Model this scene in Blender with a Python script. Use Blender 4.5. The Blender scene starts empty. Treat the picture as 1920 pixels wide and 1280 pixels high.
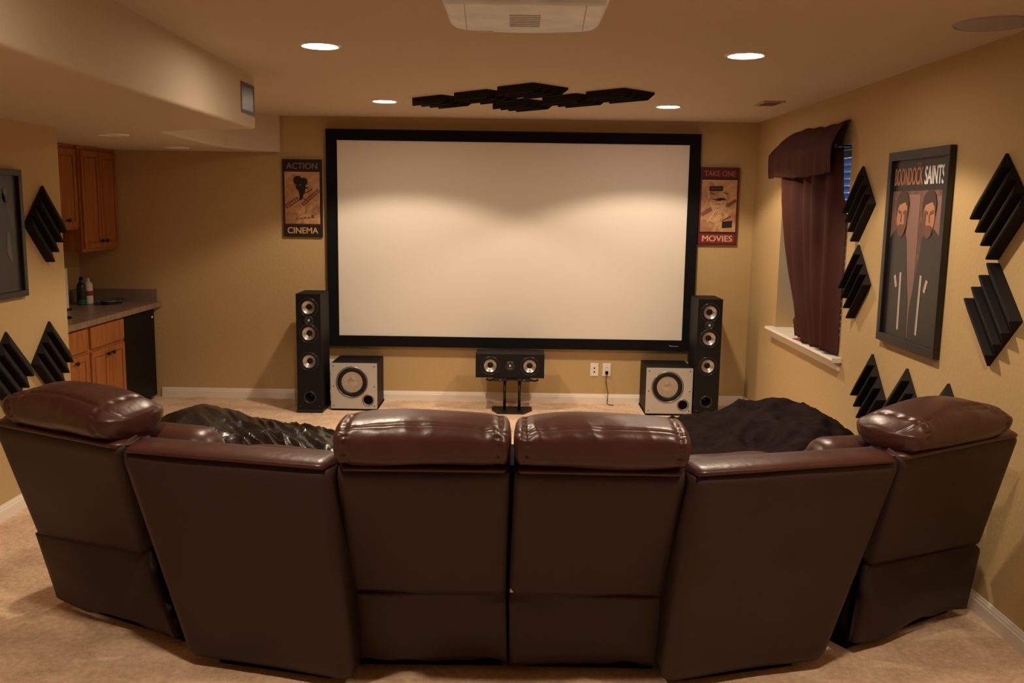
import bpy, bmesh, math, random
from mathutils import Vector, Matrix, noise
PI = math.pi
random.seed(7)
SC = bpy.context.scene
COL = SC.collection

# ------------------------------------------------------------------ camera
CAMH = 1.7147
FPX = 1700.0
pit, yaw, rol = [math.radians(a) for a in (8.5, -0.24, -0.86)]
cp, sp, cy, sy, cr, sr = math.cos(pit), math.sin(pit), math.cos(yaw), math.sin(yaw), math.cos(rol), math.sin(rol)
F = Vector((sy*cp, cy*cp, -sp)); R0 = Vector((cy, -sy, 0)); D0 = F.cross(R0)
RR = cr*R0 + sr*D0; DD = -sr*R0 + cr*D0
cam = bpy.data.cameras.new('camera'); cam.sensor_width = 36; cam.lens = FPX/1920*36
cam.clip_start = 0.05; cam.clip_end = 100
co = bpy.data.objects.new('camera', cam); COL.objects.link(co)
U = -DD; B = -F
co.matrix_world = Matrix(((RR.x, U.x, B.x, 0), (RR.y, U.y, B.y, 0), (RR.z, U.z, B.z, CAMH), (0, 0, 0, 1)))
SC.camera = co

def at(px, py, ax, val):
    """point of the plane axis=val seen at pixel px,py of the 1920x1280 photo"""
    r = F + RR*((px-960)/FPX) + DD*((py-640)/FPX)
    o = Vector((0, 0, CAMH))
    return o + r*((val-o[ax])/r[ax])

# ------------------------------------------------------------------ world, exposure, lamps
w = bpy.data.worlds.new('world'); SC.world = w; w.use_nodes = True
w.node_tree.nodes['Background'].inputs[0].default_value = (0.30, 0.52, 1.0, 1)
w.node_tree.nodes['Background'].inputs[1].default_value = 2.8
vs = SC.view_settings
vs.view_transform = 'Standard'; vs.look = 'None'; vs.gamma = 1; vs.exposure = 0.0; vs.use_curve_mapping = False
LAMP_COL = (1.0, 0.80, 0.58)
LAMP_W = 106
LAMPS = [(-0.93, 4.36), (1.07, 4.46), (-0.96, 6.62), (1.07, 6.70), (-0.93, 2.15), (1.07, 2.2)]

# ------------------------------------------------------------------ materials
def new_mat(name):
    m = bpy.data.materials.new(name); m.use_nodes = True
    nt = m.node_tree; b = nt.nodes['Principled BSDF']
    return m, nt, b
def mat(name, col, rough=0.5, metal=0.0, var=0.0, vscale=6.0, bump=0.0, bscale=60.0, bdist=0.01, coat=0.0, spec=0.5, stretch=None, detail=3.0, sheen=0.0):
    m, nt, b = new_mat(name)
    b.inputs['Base Color'].default_value = (*col, 1)
    b.inputs['Roughness'].default_value = rough
    b.inputs['Metallic'].default_value = metal
    b.inputs['Specular IOR Level'].default_value = spec
    b.inputs['Coat Weight'].default_value = coat
    b.inputs['Sheen Weight'].default_value = sheen
    tc = nt.nodes.new('ShaderNodeTexCoord')
    src = tc.outputs['Object']
    if stretch:
        mp = nt.nodes.new('ShaderNodeMapping'); mp.inputs['Scale'].default_value = stretch
        nt.links.new(src, mp.inputs[0]); src = mp.outputs[0]
    if var:
        n = nt.nodes.new('ShaderNodeTexNoise'); n.inputs['Scale'].default_value = vscale; n.inputs['Detail'].default_value = detail
        nt.links.new(src, n.inputs['Vector'])
        r = nt.nodes.new('ShaderNodeValToRGB')
        r.color_ramp.elements[0].position = .3; r.color_ramp.elements[1].position = .7
        r.color_ramp.elements[0].color = (*[max(0, c*(1-var)) for c in col], 1)
        r.color_ramp.elements[1].color = (*[min(1, c*(1+var)) for c in col], 1)
        nt.links.new(n.outputs['Fac'], r.inputs[0]); nt.links.new(r.outputs[0], b.inputs['Base Color'])
    if bump:
        n2 = nt.nodes.new('ShaderNodeTexNoise'); n2.inputs['Scale'].default_value = bscale; n2.inputs['Detail'].default_value = 3
        nt.links.new(src, n2.inputs['Vector'])
        bp = nt.nodes.new('ShaderNodeBump'); bp.inputs['Strength'].default_value = bump; bp.inputs['Distance'].default_value = bdist
        nt.links.new(n2.outputs['Fac'], bp.inputs['Height']); nt.links.new(bp.outputs[0], b.inputs['Normal'])
    return m
def emis(name, col, s):
    m, nt, b = new_mat(name)
    b.inputs['Base Color'].default_value = (*col, 1)
    b.inputs['Emission Color'].default_value = (*col, 1); b.inputs['Emission Strength'].default_value = s
    return m

M = {}
M['wall'] = mat('tan wall paint', (.51, .357, .172), .75, bump=.35, bscale=45, bdist=.006, spec=.25)
M['ceil'] = mat('ceiling paint', (.57, .475, .35), .85, bump=.4, bscale=40, bdist=.006, spec=.2)
def carpet():
    m, nt, b = new_mat('beige carpet')
    tc = nt.nodes.new('ShaderNodeTexCoord'); N = nt.nodes.new; K = nt.links.new
    def noi(sc, d, dist=0):
        n = N('ShaderNodeTexNoise'); n.inputs['Scale'].default_value = sc; n.inputs['Detail'].default_value = d; n.inputs['Distortion'].default_value = dist
        K(tc.outputs['Object'], n.inputs['Vector']); return n
    n1, n2, n3 = noi(4.5, 5, .8), noi(42, 3), noi(230, 2)
    a = N('ShaderNodeMath'); a.operation = 'MULTIPLY_ADD'; K(n1.outputs['Fac'], a.inputs[0]); a.inputs[1].default_value = .5
    a2 = N('ShaderNodeMath'); a2.operation = 'MULTIPLY_ADD'; K(n2.outputs['Fac'], a2.inputs[0]); a2.inputs[1].default_value = .35
    a3 = N('ShaderNodeMath'); a3.operation = 'MULTIPLY'; K(n3.outputs['Fac'], a3.inputs[0]); a3.inputs[1].default_value = .25
    K(a3.outputs[0], a2.inputs[2]); K(a2.outputs[0], a.inputs[2])
    r = N('ShaderNodeValToRGB'); r.color_ramp.elements[0].position = .40; r.color_ramp.elements[0].color = (.50, .335, .22, 1)
    r.color_ramp.elements[1].position = .66; r.color_ramp.elements[1].color = (.88, .645, .46, 1)
    K(a.outputs[0], r.inputs[0]); K(r.outputs[0], b.inputs['Base Color'])
    bp = N('ShaderNodeBump'); bp.inputs['Strength'].default_value = .9; bp.inputs['Distance'].default_value = .012
    K(a2.outputs[0], bp.inputs['Height']); K(bp.outputs[0], b.inputs['Normal'])
    b.inputs['Roughness'].default_value = .95; b.inputs['Specular IOR Level'].default_value = .1
    return m
M['carpet'] = carpet()
M['trimw'] = mat('white trim paint', (.80, .72, .62), .35, spec=.5)
M['white'] = mat('white plastic', (.80, .76, .70), .35)
M['ringw'] = mat('white lamp trim', (.85, .80, .74), .4)
M['frame_black'] = mat('black velvet', (.004, .004, .0045), .8, spec=.15)
M['screen'] = mat('screen fabric', (.80, .74, .66), .8, spec=.1)
M['blackbox'] = mat('black ash cabinet', (.006, .0055, .0055), .6, spec=.22, bump=.25, bscale=90, bdist=.002, stretch=(1, 1, .12))
M['baffle'] = mat('black baffle', (.008, .008, .008), .5)
M['rubber'] = mat('black rubber', (.006, .006, .006), .5, spec=.3)
M['cone'] = mat('silver cone', (.50, .46, .42), .32, metal=.75)
M['silver'] = mat('silver baffle paint', (.52, .50, .47), .38, metal=.35)
M['ring'] = mat('satin ring', (.22, .21, .20), .3, metal=.8)
M['darkring'] = mat('dark ring', (.03, .03, .03), .25, metal=.3)
M['foam'] = mat('charcoal acoustic foam', (.023, .020, .019), .92, bump=.5, bscale=300, bdist=.002, spec=.15)
M['leather'] = mat('oxblood leather', (.050, .0158, .0112), .36, var=.15, vscale=8, bump=.3, bscale=30, bdist=.005, spec=.42)
M['vinyl'] = mat('brown vinyl', (.031, .0155, .0135), .55, var=.10, vscale=5, bump=.22, bscale=160, bdist=.002, spec=.3)
M['base'] = mat('black dust cover', (.006, .005, .005), .9, spec=.1)
M['bagvinyl'] = mat('black shiny vinyl', (.007, .007, .006), .27, bump=.35, bscale=16, bdist=.02, spec=.55, stretch=(1, .35, 1))
M['bagcloth'] = mat('charcoal brown cloth', (.014, .009, .0085), .95, var=.25, vscale=14, bump=.6, bscale=26, bdist=.015, spec=.05)
M['curtain'] = mat('brown curtain cloth', (.060, .0195, .0145), .80, var=.12, vscale=7, bump=.2, bscale=120, bdist=.003, spec=.12, stretch=(1, 1, .3))
M['rod'] = mat('dark bronze metal', (.02, .014, .01), .35, metal=.7)
M['picframe'] = mat('black picture frame', (.014, .012, .012), .35)
M['counter'] = mat('stone tile', (.24, .165, .12), .3, var=.2, vscale=9)
M['grout'] = mat('grout', (.20, .14, .10), .8)
M['fridge'] = mat('black fridge enamel', (.005, .0045, .0045), .5, spec=.12)
M['knob'] = mat('dark bronze knob', (.012, .009, .008), .3, metal=.6)
M['blackmetal'] = mat('black powder coated metal', (.008, .008, .008), .4, metal=.3)
M['proj'] = mat('projector casing', (.62, .66, .70), .35, var=.15, vscale=9)
M['smudge'] = mat('projector vent grey', (.36, .35, .34), .5)
M['grille'] = mat('grey grille cloth', (.36, .32, .31), .7, bump=.5, bscale=400, bdist=.002)
M['slat'] = mat('white blind slat', (.35, .36, .42), .4)
M['glassj'] = mat('dark bottle glass', (.015, .02, .014), .12, spec=.6)
M['paper'] = mat('white paper', (.80, .74, .68), .9)
M['redlabel'] = mat('red label', (.35, .03, .02), .5)
M['greenlabel'] = mat('green label', (.02, .10, .05), .5)
M['foil'] = mat('crumpled foil', (.30, .30, .32), .25, metal=.9, bump=.8, bscale=70, bdist=.01)
M['dark'] = mat('dark void', (.004, .004, .004), .9, spec=.1)
M['vent'] = mat('vent paint', (.42, .34, .26), .5)
M['ventp'] = mat('grey purple vent paint', (.07, .055, .06), .6)
M['skin'] = mat('printed skin tone', (.36, .17, .10), .5)
M['lamp_glow'] = emis('lamp glow', (1.0, .82, .62), 120.0)

def oak():
    m, nt, b = new_mat('golden oak')
    tc = nt.nodes.new('ShaderNodeTexCoord'); mp = nt.nodes.new('ShaderNodeMapping'); mp.inputs['Scale'].default_value = (14, 14, 1.2)
    n = nt.nodes.new('ShaderNodeTexNoise'); n.inputs['Scale'].default_value = 2.2; n.inputs['Detail'].default_value = 6; n.inputs['Distortion'].default_value = .6
    r = nt.nodes.new('ShaderNodeValToRGB')
    r.color_ramp.elements[0].position = .3; r.color_ramp.elements[0].color = (.26, .085, .020, 1)
    r.color_ramp.elements[1].position = .7; r.color_ramp.elements[1].color = (.42, .15, .038, 1)
    nt.links.new(tc.outputs['Object'], mp.inputs[0]); nt.links.new(mp.outputs[0], n.inputs['Vector'])
    nt.links.new(n.outputs['Fac'], r.inputs[0]); nt.links.new(r.outputs[0], b.inputs['Base Color'])
    b.inputs['Roughness'].default_value = .4
    return m
M['oak'] = oak()
M['oakdark'] = mat('shadow gap oak', (.10, .035, .012), .6)

def sepia(name, c0, c1):
    m, nt, b = new_mat(name)
    tc = nt.nodes.new('ShaderNodeTexCoord')
    n = nt.nodes.new('ShaderNodeTexNoise'); n.inputs['Scale'].default_value = 9; n.inputs['Detail'].default_value = 5; n.inputs['Distortion'].default_value = 1.2
    r = nt.nodes.new('ShaderNodeValToRGB')
    r.color_ramp.elements[0].position = .34; r.color_ramp.elements[0].color = (*c0, 1)
    r.color_ramp.elements[1].position = .62; r.color_ramp.elements[1].color = (*c1, 1)
    nt.links.new(tc.outputs['Object'], n.inputs['Vector']); nt.links.new(n.outputs['Fac'], r.inputs[0]); nt.links.new(r.outputs[0], b.inputs['Base Color'])
    b.inputs['Roughness'].default_value = .5
    return m
M['sepia'] = sepia('sepia print', (.34, .15, .07), (.62, .36, .17))
M['blackprint'] = mat('black print', (.012, .006, .006), .5)
M['maroon'] = mat('maroon print', (.085, .008, .010), .5)
M['redprint'] = mat('red print', (.20, .012, .012), .5)
M['greyletter'] = mat('grey letters', (.20, .14, .12), .5)
M['goldletter'] = mat('gold letters', (.55, .34, .16), .5)
M['redletter'] = mat('dull red letters', (.34, .10, .06), .5)
M['creamletter'] = mat('cream letters', (.62, .42, .26), .5)
M['filmbrown'] = mat('film strip brown', (.22, .08, .06), .5)
M['creamline'] = mat('cream line', (.66, .50, .32), .5)

# ------------------------------------------------------------------ helpers
def props(o, label=None, cat=None, group=None, kind=None):
    if label: o['label'] = label
    if cat: o['category'] = cat
    if group: o['group'] = group
    if kind: o['kind'] = kind
    return o
def thing(name, label, cat, loc=(0, 0, 0), rot=(0, 0, 0), group=None):
    o = bpy.data.objects.new(name, None); COL.objects.link(o); o.location = loc; o.rotation_euler = rot
    o.empty_display_size = .1
    return props(o, label, cat, group)
def link_mesh(name, me, m=None, parent=None, smooth=False):
    if m is not None:
        me.materials.clear(); me.materials.append(m)
    o = bpy.data.objects.new(name, me); COL.objects.link(o)
    if smooth:
        for p in me.polygons: p.use_smooth = True
    if parent: o.parent = parent
    return o
def obj(name, bm, m, parent=None, smooth=False, bevel=0.0, segs=2, auto=None):
    bmesh.ops.recalc_face_normals(bm, faces=bm.faces[:])
    me = bpy.data.meshes.new(name); bm.to_mesh(me); bm.free()
    o = link_mesh(name, me, m, parent, smooth)
    if bevel:
        b = o.modifiers.new('bevel', 'BEVEL'); b.width = bevel; b.segments = segs; b.limit_method = 'ANGLE'; b.angle_limit = .5
    return o
def struct(name, bm, m, smooth=False):
    return props(obj(name, bm, m, None, smooth), kind='structure')
def bx(bm, x0, x1, y0, y1, z0, z1, mtx=None):
    vs_ = [bm.verts.new(Vector((x, y, z))) for z in (z0, z1) for y in (y0, y1) for x in (x0, x1)]
    if mtx is not None:
        for v in vs_: v.co = mtx @ v.co
    for f in ((0, 1, 3, 2), (4, 6, 7, 5), (0, 4, 5, 1), (2, 3, 7, 6), (0, 2, 6, 4), (1, 5, 7, 3)):
        bm.faces.new([vs_[i] for i in f])
    return bm
def box(*a, mtx=None): return bx(bmesh.new(), *a, mtx=mtx)
def hexa(bm, p):
    """8 points: bottom 4 then top 4, same winding"""
    v = [bm.verts.new(q) for q in p]
    for f in ((3, 2, 1, 0), (4, 5, 6, 7), (0, 1, 5, 4), (1, 2, 6, 5), (2, 3, 7, 6), (3, 0, 4, 7)): bm.faces.new([v[i] for i in f])
    return bm
def prism(bm, pts, d0, d1, axis='z', mtx=None):
    """closed polygon extruded between d0 and d1 along an axis; pts are the two other coordinates in order"""
    def P(a, b, d):
        q = {'z': (a, b, d), 'y': (a, d, b), 'x': (d, a, b)}[axis]
        q = Vector(q); return mtx @ q if mtx is not None else q
    lo = [bm.verts.new(P(a, b, d0)) for a, b in pts]; hi = [bm.verts.new(P(a, b, d1)) for a, b in pts]
    n = len(pts); bm.faces.new(lo); bm.faces.new(hi[::-1])
    for i in range(n): bm.faces.new((lo[i], hi[i], hi[(i+1) % n], lo[(i+1) % n]))
    return bm
def lathe(bm, prof, segs=40, axis='y', c=(0, 0, 0)):
    """prof: (radius, distance along axis)"""
    rings = []
    for r, d in prof:
        ring = []
        for k in range(segs):
            a = 2*PI*k/segs; u, v = r*math.cos(a), r*math.sin(a)
            p = {'y': (u, d, v), 'z': (u, v, d), 'x': (d, u, v)}[axis]
            ring.append(bm.verts.new(Vector(p)+Vector(c)))
            if r < 1e-6: break
        rings.append(ring)
    for a, b in zip(rings, rings[1:]):
        for k in range(segs):
            k2 = (k+1) % segs
            if len(a) == 1 and len(b) == 1: continue
            if len(a) == 1: bm.faces.new((a[0], b[k], b[k2]))
            elif len(b) == 1: bm.faces.new((a[k], b[0], a[k2]))
            else: bm.faces.new((a[k], b[k], b[k2], a[k2]))
    return bm
def tube(bm, pts, r, segs=8, cap=True):
    pts = [Vector(p) for p in pts]; rings = []
    up = Vector((0, 0, 1))
    for i, p in enumerate(pts):
        t = (pts[min(i+1, len(pts)-1)]-pts[max(i-1, 0)]).normalized()
        a = t.cross(up)
        if a.length < .05: a = t.cross(Vector((1, 0, 0)))
        a.normalize(); b = t.cross(a)
        rr = r[i] if isinstance(r, (list, tuple)) else r
        rings.append([bm.verts.new(p+a*rr*math.cos(2*PI*k/segs)+b*rr*math.sin(2*PI*k/segs)) for k in range(segs)])
    for A, Bq in zip(rings, rings[1:]):
        for k in range(segs): bm.faces.new((A[k], A[(k+1) % segs], Bq[(k+1) % segs], Bq[k]))
    if cap: bm.faces.new(rings[0][::-1]); bm.faces.new(rings[-1])
    return bm
def baked(o):
    """apply modifiers to the object's own mesh"""
    bpy.context.view_layer.update()
    dg = bpy.context.evaluated_depsgraph_get()
    me = bpy.data.meshes.new_from_object(o.evaluated_get(dg)); o.modifiers.clear(); o.data = me
    return o
def cut_holes(o, cutters):
    tmp = []
    for bm in cutters:
        bmesh.ops.recalc_face_normals(bm, faces=bm.faces[:])
        me = bpy.data.meshes.new('cutter'); bm.to_mesh(me); bm.free()
        c = bpy.data.objects.new('cutter', me); COL.objects.link(c); c.matrix_world = o.matrix_world
        if o.parent: c.parent = o.parent
        tmp.append(c)
        md = o.modifiers.new('b', 'BOOLEAN'); md.operation = 'DIFFERENCE'; md.object = c; md.solver = 'EXACT'
    baked(o)
    for c in tmp: bpy.data.objects.remove(c)
    return o
def text(name, body, m, parent, cx, cz, width, height, y=0.0, th=.001, bold=0.0):
    """lettering standing in the local XZ plane, facing -y, fitted to width x height"""
    cu = bpy.data.curves.new(name, 'FONT'); cu.body = body; cu.size = 1; cu.extrude = 0
    t = bpy.data.objects.new(name, cu); COL.objects.link(t)
    bpy.context.view_layer.update()
    me = bpy.data.meshes.new_from_object(t.evaluated_get(bpy.context.evaluated_depsgraph_get()))
    bpy.data.objects.remove(t)
    xs = [v.co.x for v in me.vertices]; ys = [v.co.y for v in me.vertices]
    x0, x1, y0, y1 = min(xs), max(xs), min(ys), max(ys)
    for v in me.vertices:
        v.co = Vector((cx+((v.co.x-x0)/(x1-x0)-.5)*width, y, cz+((v.co.y-y0)/(y1-y0)-.5)*height))
    bm = bmesh.new(); bm.from_mesh(me)
    ret = bmesh.ops.extrude_face_region(bm, geom=bm.faces[:])
    for g in ret['geom']:
        if isinstance(g, bmesh.types.BMVert): g.co.y -= th
    if bold:      # heavier strokes: the same letters again, shifted by a hair
        src = bm.faces[:]
        for k_, (dx, dz) in enumerate(((bold*.35, 0), (-bold*.35, 0), (0, bold*.3))):
            g = bmesh.ops.duplicate(bm, geom=src)['geom']
            for v in g:
                if isinstance(v, bmesh.types.BMVert): v.co += Vector((dx, -.00012*(k_+1), dz))
    return obj(name, bm, m, parent)

# ------------------------------------------------------------------ room shell
XL, XR_, YB, YF, H = -2.75, 2.02, 7.86, -1.2, 2.44
XA = -3.80            # alcove wall behind the bar
YE = 5.50             # end of the left wall
SZ = 2.135            # underside of the dropped soffit
struct('floor', box(XA-.1, XR_+.3, YF-.1, YB+.1, -.1, 0), M['carpet'])
struct('ceiling', box(XA-.1, XR_+.3, YF-.1, YB+.1, H, H+.1), M['ceil'])
struct('wall_back', box(XA-.1, XR_+.3, YB, YB+.1, 0, H), M['wall'])
struct('wall_rear', box(XA-.1, XR_+.3, YF-.1, YF, 0, H), M['wall'])
struct('wall_left', box(XA-.1, XL, YF, YE, 0, H), M['wall'])
struct('wall_alcove', box(XA-.1, XA, YE, YB, 0, H), M['wall'])
# right wall with the window opening
WY0, WY1, WZ0, WZ1 = 5.62, 7.02, .80, 2.12
bm = bmesh.new()
bx(bm, XR_, XR_+.3, YF, WY0, 0, H); bx(bm, XR_, XR_+.3, WY1, YB, 0, H)
bx(bm, XR_, XR_+.3, WY0, WY1, 0, WZ0); bx(bm, XR_, XR_+.3, WY0, WY1, WZ1, H)
struct('wall_right', bm, M['wall'])
# dropped soffit: gently curved fascia towards the room, then the curved fascia by the back wall
near = [(-1.30, YF), (-1.36, .6), (-1.42, 2.0), (-1.47, 3.0), (-1.51, 3.8), (-1.53, 4.6), (-1.54, 5.42), (-1.91, 5.50), (-2.22, 5.72), (-2.28, 6.3), (-2.32, 6.9), (-2.30, 7.3), (-2.20, 7.58), (-2.10, 7.72), (-2.02, 7.80), (-2.02, YB)]
soff_pts = near+[(XA, YB), (XA, YF)]
bm = prism(bmesh.new(), soff_pts, SZ, H+.04)
s = props(obj('soffit', bm, M['ceil'], None), kind='structure'); s.name = 'trim_1'
b = s.modifiers.new('bevel', 'BEVEL'); b.width = .018; b.segments = 4; b.limit_method = 'ANGLE'; b.angle_limit = .9
# baseboards
def baseprof(bm, x0, y0, x1, y1, nx, ny, h=.085):
    """baseboard along a line, n = direction into the room"""
    a = Vector((x0, y0, 0)); c = Vector((x1, y1, 0)); n = Vector((nx, ny, 0))
    prof = [(0, 0), (.014, 0), (.014, h*.66), (.010, h*.74), (.011, h*.80), (.007, h*.9), (.005, h), (0, h)]
    A = [bm.verts.new(a+n*d+Vector((0, 0, z))) for d, z in prof]; C = [bm.verts.new(c+n*d+Vector((0, 0, z))) for d, z in prof]
    k = len(prof)
    for i in range(k): bm.faces.new((A[i], A[(i+1) % k], C[(i+1) % k], C[i]))
    bm.faces.new(A); bm.faces.new(C[::-1])
    return bm
struct('baseboard_back', baseprof(bmesh.new(), -3.12, YB, XR_, YB, 0, -1), M['trimw'])
struct('baseboard_right', baseprof(bmesh.new(), XR_, YF, XR_, YB, -1, 0), M['trimw'])
struct('baseboard_left', baseprof(bmesh.new(), XL, YF, XL, YE, 1, 0), M['trimw'])
struct('baseboard_rear', baseprof(bmesh.new(), XL, YF, XR_, YF, 0, 1), M['trimw'])

# ------------------------------------------------------------------ window with blind
win = thing('window_1', None, None, (0, 0, 0)); win['kind'] = 'structure'
bm = bmesh.new(); t = .05; X0, X1 = XR_+.20, XR_+.24
bx(bm, X0, X1, WY0, WY1, WZ0, WZ0+t); bx(bm, X0, X1, WY0, WY1, WZ1-t, WZ1); bx(bm, X0, X1, WY0, WY0+t, WZ0+t, WZ1-t); bx(bm, X0, X1, WY1-t, WY1, WZ0+t, WZ1-t)
bx(bm, X0, X1, (WY0+WY1)/2-.02, (WY0+WY1)/2+.02, WZ0+t, WZ1-t)
obj('window_frame', bm, M['trimw'], win)
gm, gnt, gb = new_mat('window glass'); gb.inputs['Base Color'].default_value = (.9, .95, 1, 1); gb.inputs['Transmission Weight'].default_value = 1; gb.inputs['Roughness'].default_value = .02; gb.inputs['IOR'].default_value = 1.1
obj('pane', box(XR_+.218, XR_+.222, WY0+t, WY1-t, WZ0+t, WZ1-t), gm, win)
# stool and apron
bm = bmesh.new()
prism(bm, [(XR_+.20, WZ0+.0005), (XR_+.20, WZ0+.012), (XR_-.0005, WZ0+.012), (XR_-.0005, WZ0+.0005)], WY0, WY1, 'y')
so = obj('window_sill', bm, M['trimw'], win)
bm = prism(bmesh.new(), [(XR_-.001, WZ0-.018), (XR_-.058, WZ0-.018), (XR_-.066, WZ0-.003), (XR_-.058, WZ0+.012), (XR_-.001, WZ0+.012)], WY0-.07, WY1+.07, 'y')
obj('stool', bm, M['trimw'], so)
bm = prism(bmesh.new(), [(XR_-.001, WZ0-.018), (XR_-.038, WZ0-.018), (XR_-.034, WZ0-.032), (XR_-.022, WZ0-.040), (XR_-.022, WZ0-.060), (XR_-.012, WZ0-.072), (XR_-.001, WZ0-.072)], WY0-.05, WY1+.05, 'y')
obj('apron', bm, M['trimw'], so)
bl = thing('window_blind', 'white slatted blind behind the brown curtain, blue daylight between its slats', 'blind', (XR_+.15, 6.3, WZ1-.04))
obj('headrail', box(-.022, .022, WY0+.02-6.3, WY1-.02-6.3, -.02, .025), M['white'], bl)
NS = 27; sp_ = (WZ1-.08-(WZ0+.03))/NS
for k in range(NS):
    z = -.045-sp_*k
    mt = Matrix.Translation((0, 0, z)) @ Matrix.Rotation(math.radians(50), 4, 'Y')
    obj('slat', box(-.025, .025, WY0+.015-6.3, WY1-.015-6.3, -.0013, .0013, mtx=mt), M['slat'], bl)
obj('bottom_rail', box(-.018, .018, WY0+.015-6.3, WY1-.015-6.3, -.045-sp_*NS, -.03-sp_*NS), M['white'], bl)
# curtain: rod, valance, panel
cur = thing('curtain', 'dark brown window curtain with draped valance above the white sill', 'curtain', (XR_-.06, 6.3, 2.15))
bm = tube(bmesh.new(), [(-.030, 5.63-6.3, -.045), (-.030, 7.07-6.3, -.045)], .009, 10)
for yy in (5.63-6.3, 7.03-6.3): tube(bm, [(.058, yy, -.045), (-.030, yy, -.045)], .007, 8)
rodo = obj('curtain_rod', bm, M['rod'], cur, True)
for yy in (5.63-6.3, 7.085-6.3):
    bm = bmesh.new(); bmesh.ops.create_uvsphere(bm, u_segments=12, v_segments=8, radius=.016, matrix=Matrix.Translation((-.030, yy, -.045)))
    obj('finial', bm, M['rod'], rodo, True)
def cloth(name, fn, nu, nv, m, parent, thick=.004):
    bm = bmesh.new()
    g = [[bm.verts.new(fn(u/(nu-1), v/(nv-1))) for u in range(nu)] for v in range(nv)]
    for a in range(nv-1):
        for c in range(nu-1): bm.faces.new((g[a][c], g[a][c+1], g[a+1][c+1], g[a+1][c]))
    o = obj(name, bm, m, parent, True)
    sd = o.modifiers.new('s', 'SOLIDIFY'); sd.thickness = thick; sd.offset = 0
    return o
def lerp(a, b, t): return a+(b-a)*t
def pw(pts, t):
    for (a, x), (b, y) in zip(pts, pts[1:]):
        if t <= b: return lerp(x, y, (t-a)/(b-a))
    return pts[-1][1]
def panel(u, v):
    # u: 0 near (right) edge .. 1 far edge ; v: 0 top .. 1 bottom, local to curtain empty
    z = lerp(2.10, .825, v)-2.15
    yR = pw([(0, 5.66), (.3, 5.665), (.6, 5.66), (1, 5.66)], v)
    yL = pw([(0, 6.93), (.25, 6.90), (.45, 6.80), (.65, 6.68), (.85, 6.52), (1, 6.42)], v)
    y = lerp(yR, yL, u)-6.3
    amp = pw([(0, .020), (.5, .027), (1, .020)], v)
    x = -.012 + amp*math.sin(u*2*PI*5.5+.9) + .012*math.sin(u*2*PI*2.2+v*2.0) + .035*v*(1-.3*u) + .012*math.sin(v*5+u*4)*v
    if u > .94: x += (u-.94)*1.0
    ret = min(1, max(0, (v-.22)/.12))
    if u < .07:
        q = (1-u/.07)
        x = lerp(x, lerp(x+.02, .052, ret), q); y = lerp(y, lerp(y, 5.604-6.3, ret), q)
        return Vector((x, y, z))
    return Vector((min(x, .045 if v < .9 else .03), y, z+.02*v*math.sin(u*9)*.6))
cloth('curtain_panel', panel, 140, 60, M['curtain'], cur)
def valance(u, v):
    # v: 0 at the wall top, .4 over the rod, 1 hem
    y0, y1 = pw([(0, 5.66), (.45, 5.645), (1, 5.66)], v), pw([(0, 6.90), (.2, 7.02), (.45, 7.05), (1, 7.04)], v)
    y = lerp(y0, y1, u)-6.3
    zt = 2.262 - .018*math.sin(u*7)*u - (.03 if u > .93 else 0)*(u-.93)*14
    if v < .5:
        q = v/.5
        x = lerp(.055, -.055, q**.75); z = lerp(zt, 2.120, q**1.3)-2.15
    else:
        q = (v-.5)/.5
        x = -.055-.004*math.sin(q*PI) + (.010*math.sin(u*2*PI*4.5)+.006*math.sin(u*2*PI*9+1))*q
        z = lerp(2.125, 1.935-.016*math.sin(u*PI*1.4+.3)+.02*(1-u), q)-2.15
    return Vector((x, y, z+.004*math.sin(u*31)))
cloth('valance', valance, 120, 36, M['curtain'], cur)
o = props(obj('booklet', box(-.025, .025, -.06, .06, 0, .004), M['redlabel'], None), 'small dark red booklet lying flat on the white window sill', 'booklet')
o.location = (XR_-.028, 6.32, WZ0+.0125); o.rotation_euler = (0, 0, .12)

# ------------------------------------------------------------------ recessed ceiling lamps
lamp_lab = ['recessed ceiling light in front row, beside the curved soffit', 'recessed ceiling light in front row, right of the ceiling projector',
            'recessed ceiling light close to the back wall, left of the ceiling foam', 'recessed ceiling light close to the back wall, right of the ceiling foam',
            None, None, None, None]
def lamp(x, y, z, label, on=True, group='recessed ceiling lights'):
    t = thing('recessed_light', label, 'ceiling light', (x, y, z), group=group)
    lathe_b = lathe(bmesh.new(), [(.078, -.001), (.080, -.008), (.090, -.009), (.098, -.004), (.099, .0)], 40, 'z')
    obj('trim_ring', lathe_b, M['ringw'], t, True)
    obj('lens', lathe(bmesh.new(), [(0, -.006), (.05, -.006), (.079, -.004), (.079, -.001), (0, -.001)], 40, 'z'), M['lamp_glow'] if on else M['ringw'], t, True)
    if on:
        ld = bpy.data.lights.new('spot', 'SPOT'); ld.energy = LAMP_W; ld.color = LAMP_COL; ld.spot_size = math.radians(130); ld.spot_blend = .22; ld.shadow_soft_size = .045
        lo = bpy.data.objects.new('light_beam', ld); COL.objects.link(lo); lo.parent = t; lo.location = (0, 0, -.012)
    return t
for i, (x, y) in enumerate(LAMPS):
    lamp(x, y, H, lamp_lab[i] or ('recessed ceiling light above the sofa backs, beyond the photo top, on the %s side' % (('soffit', 'right wall')[i % 2])))
lamp(-2.63, 5.99, SZ, 'unlit recessed light in the low soffit, nearer of the two by the bar', False, 'unlit soffit lights')
lamp(-2.71, 7.31, SZ, 'unlit recessed light in the low soffit, farther one close to the back wall', False, 'unlit soffit lights')

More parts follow.
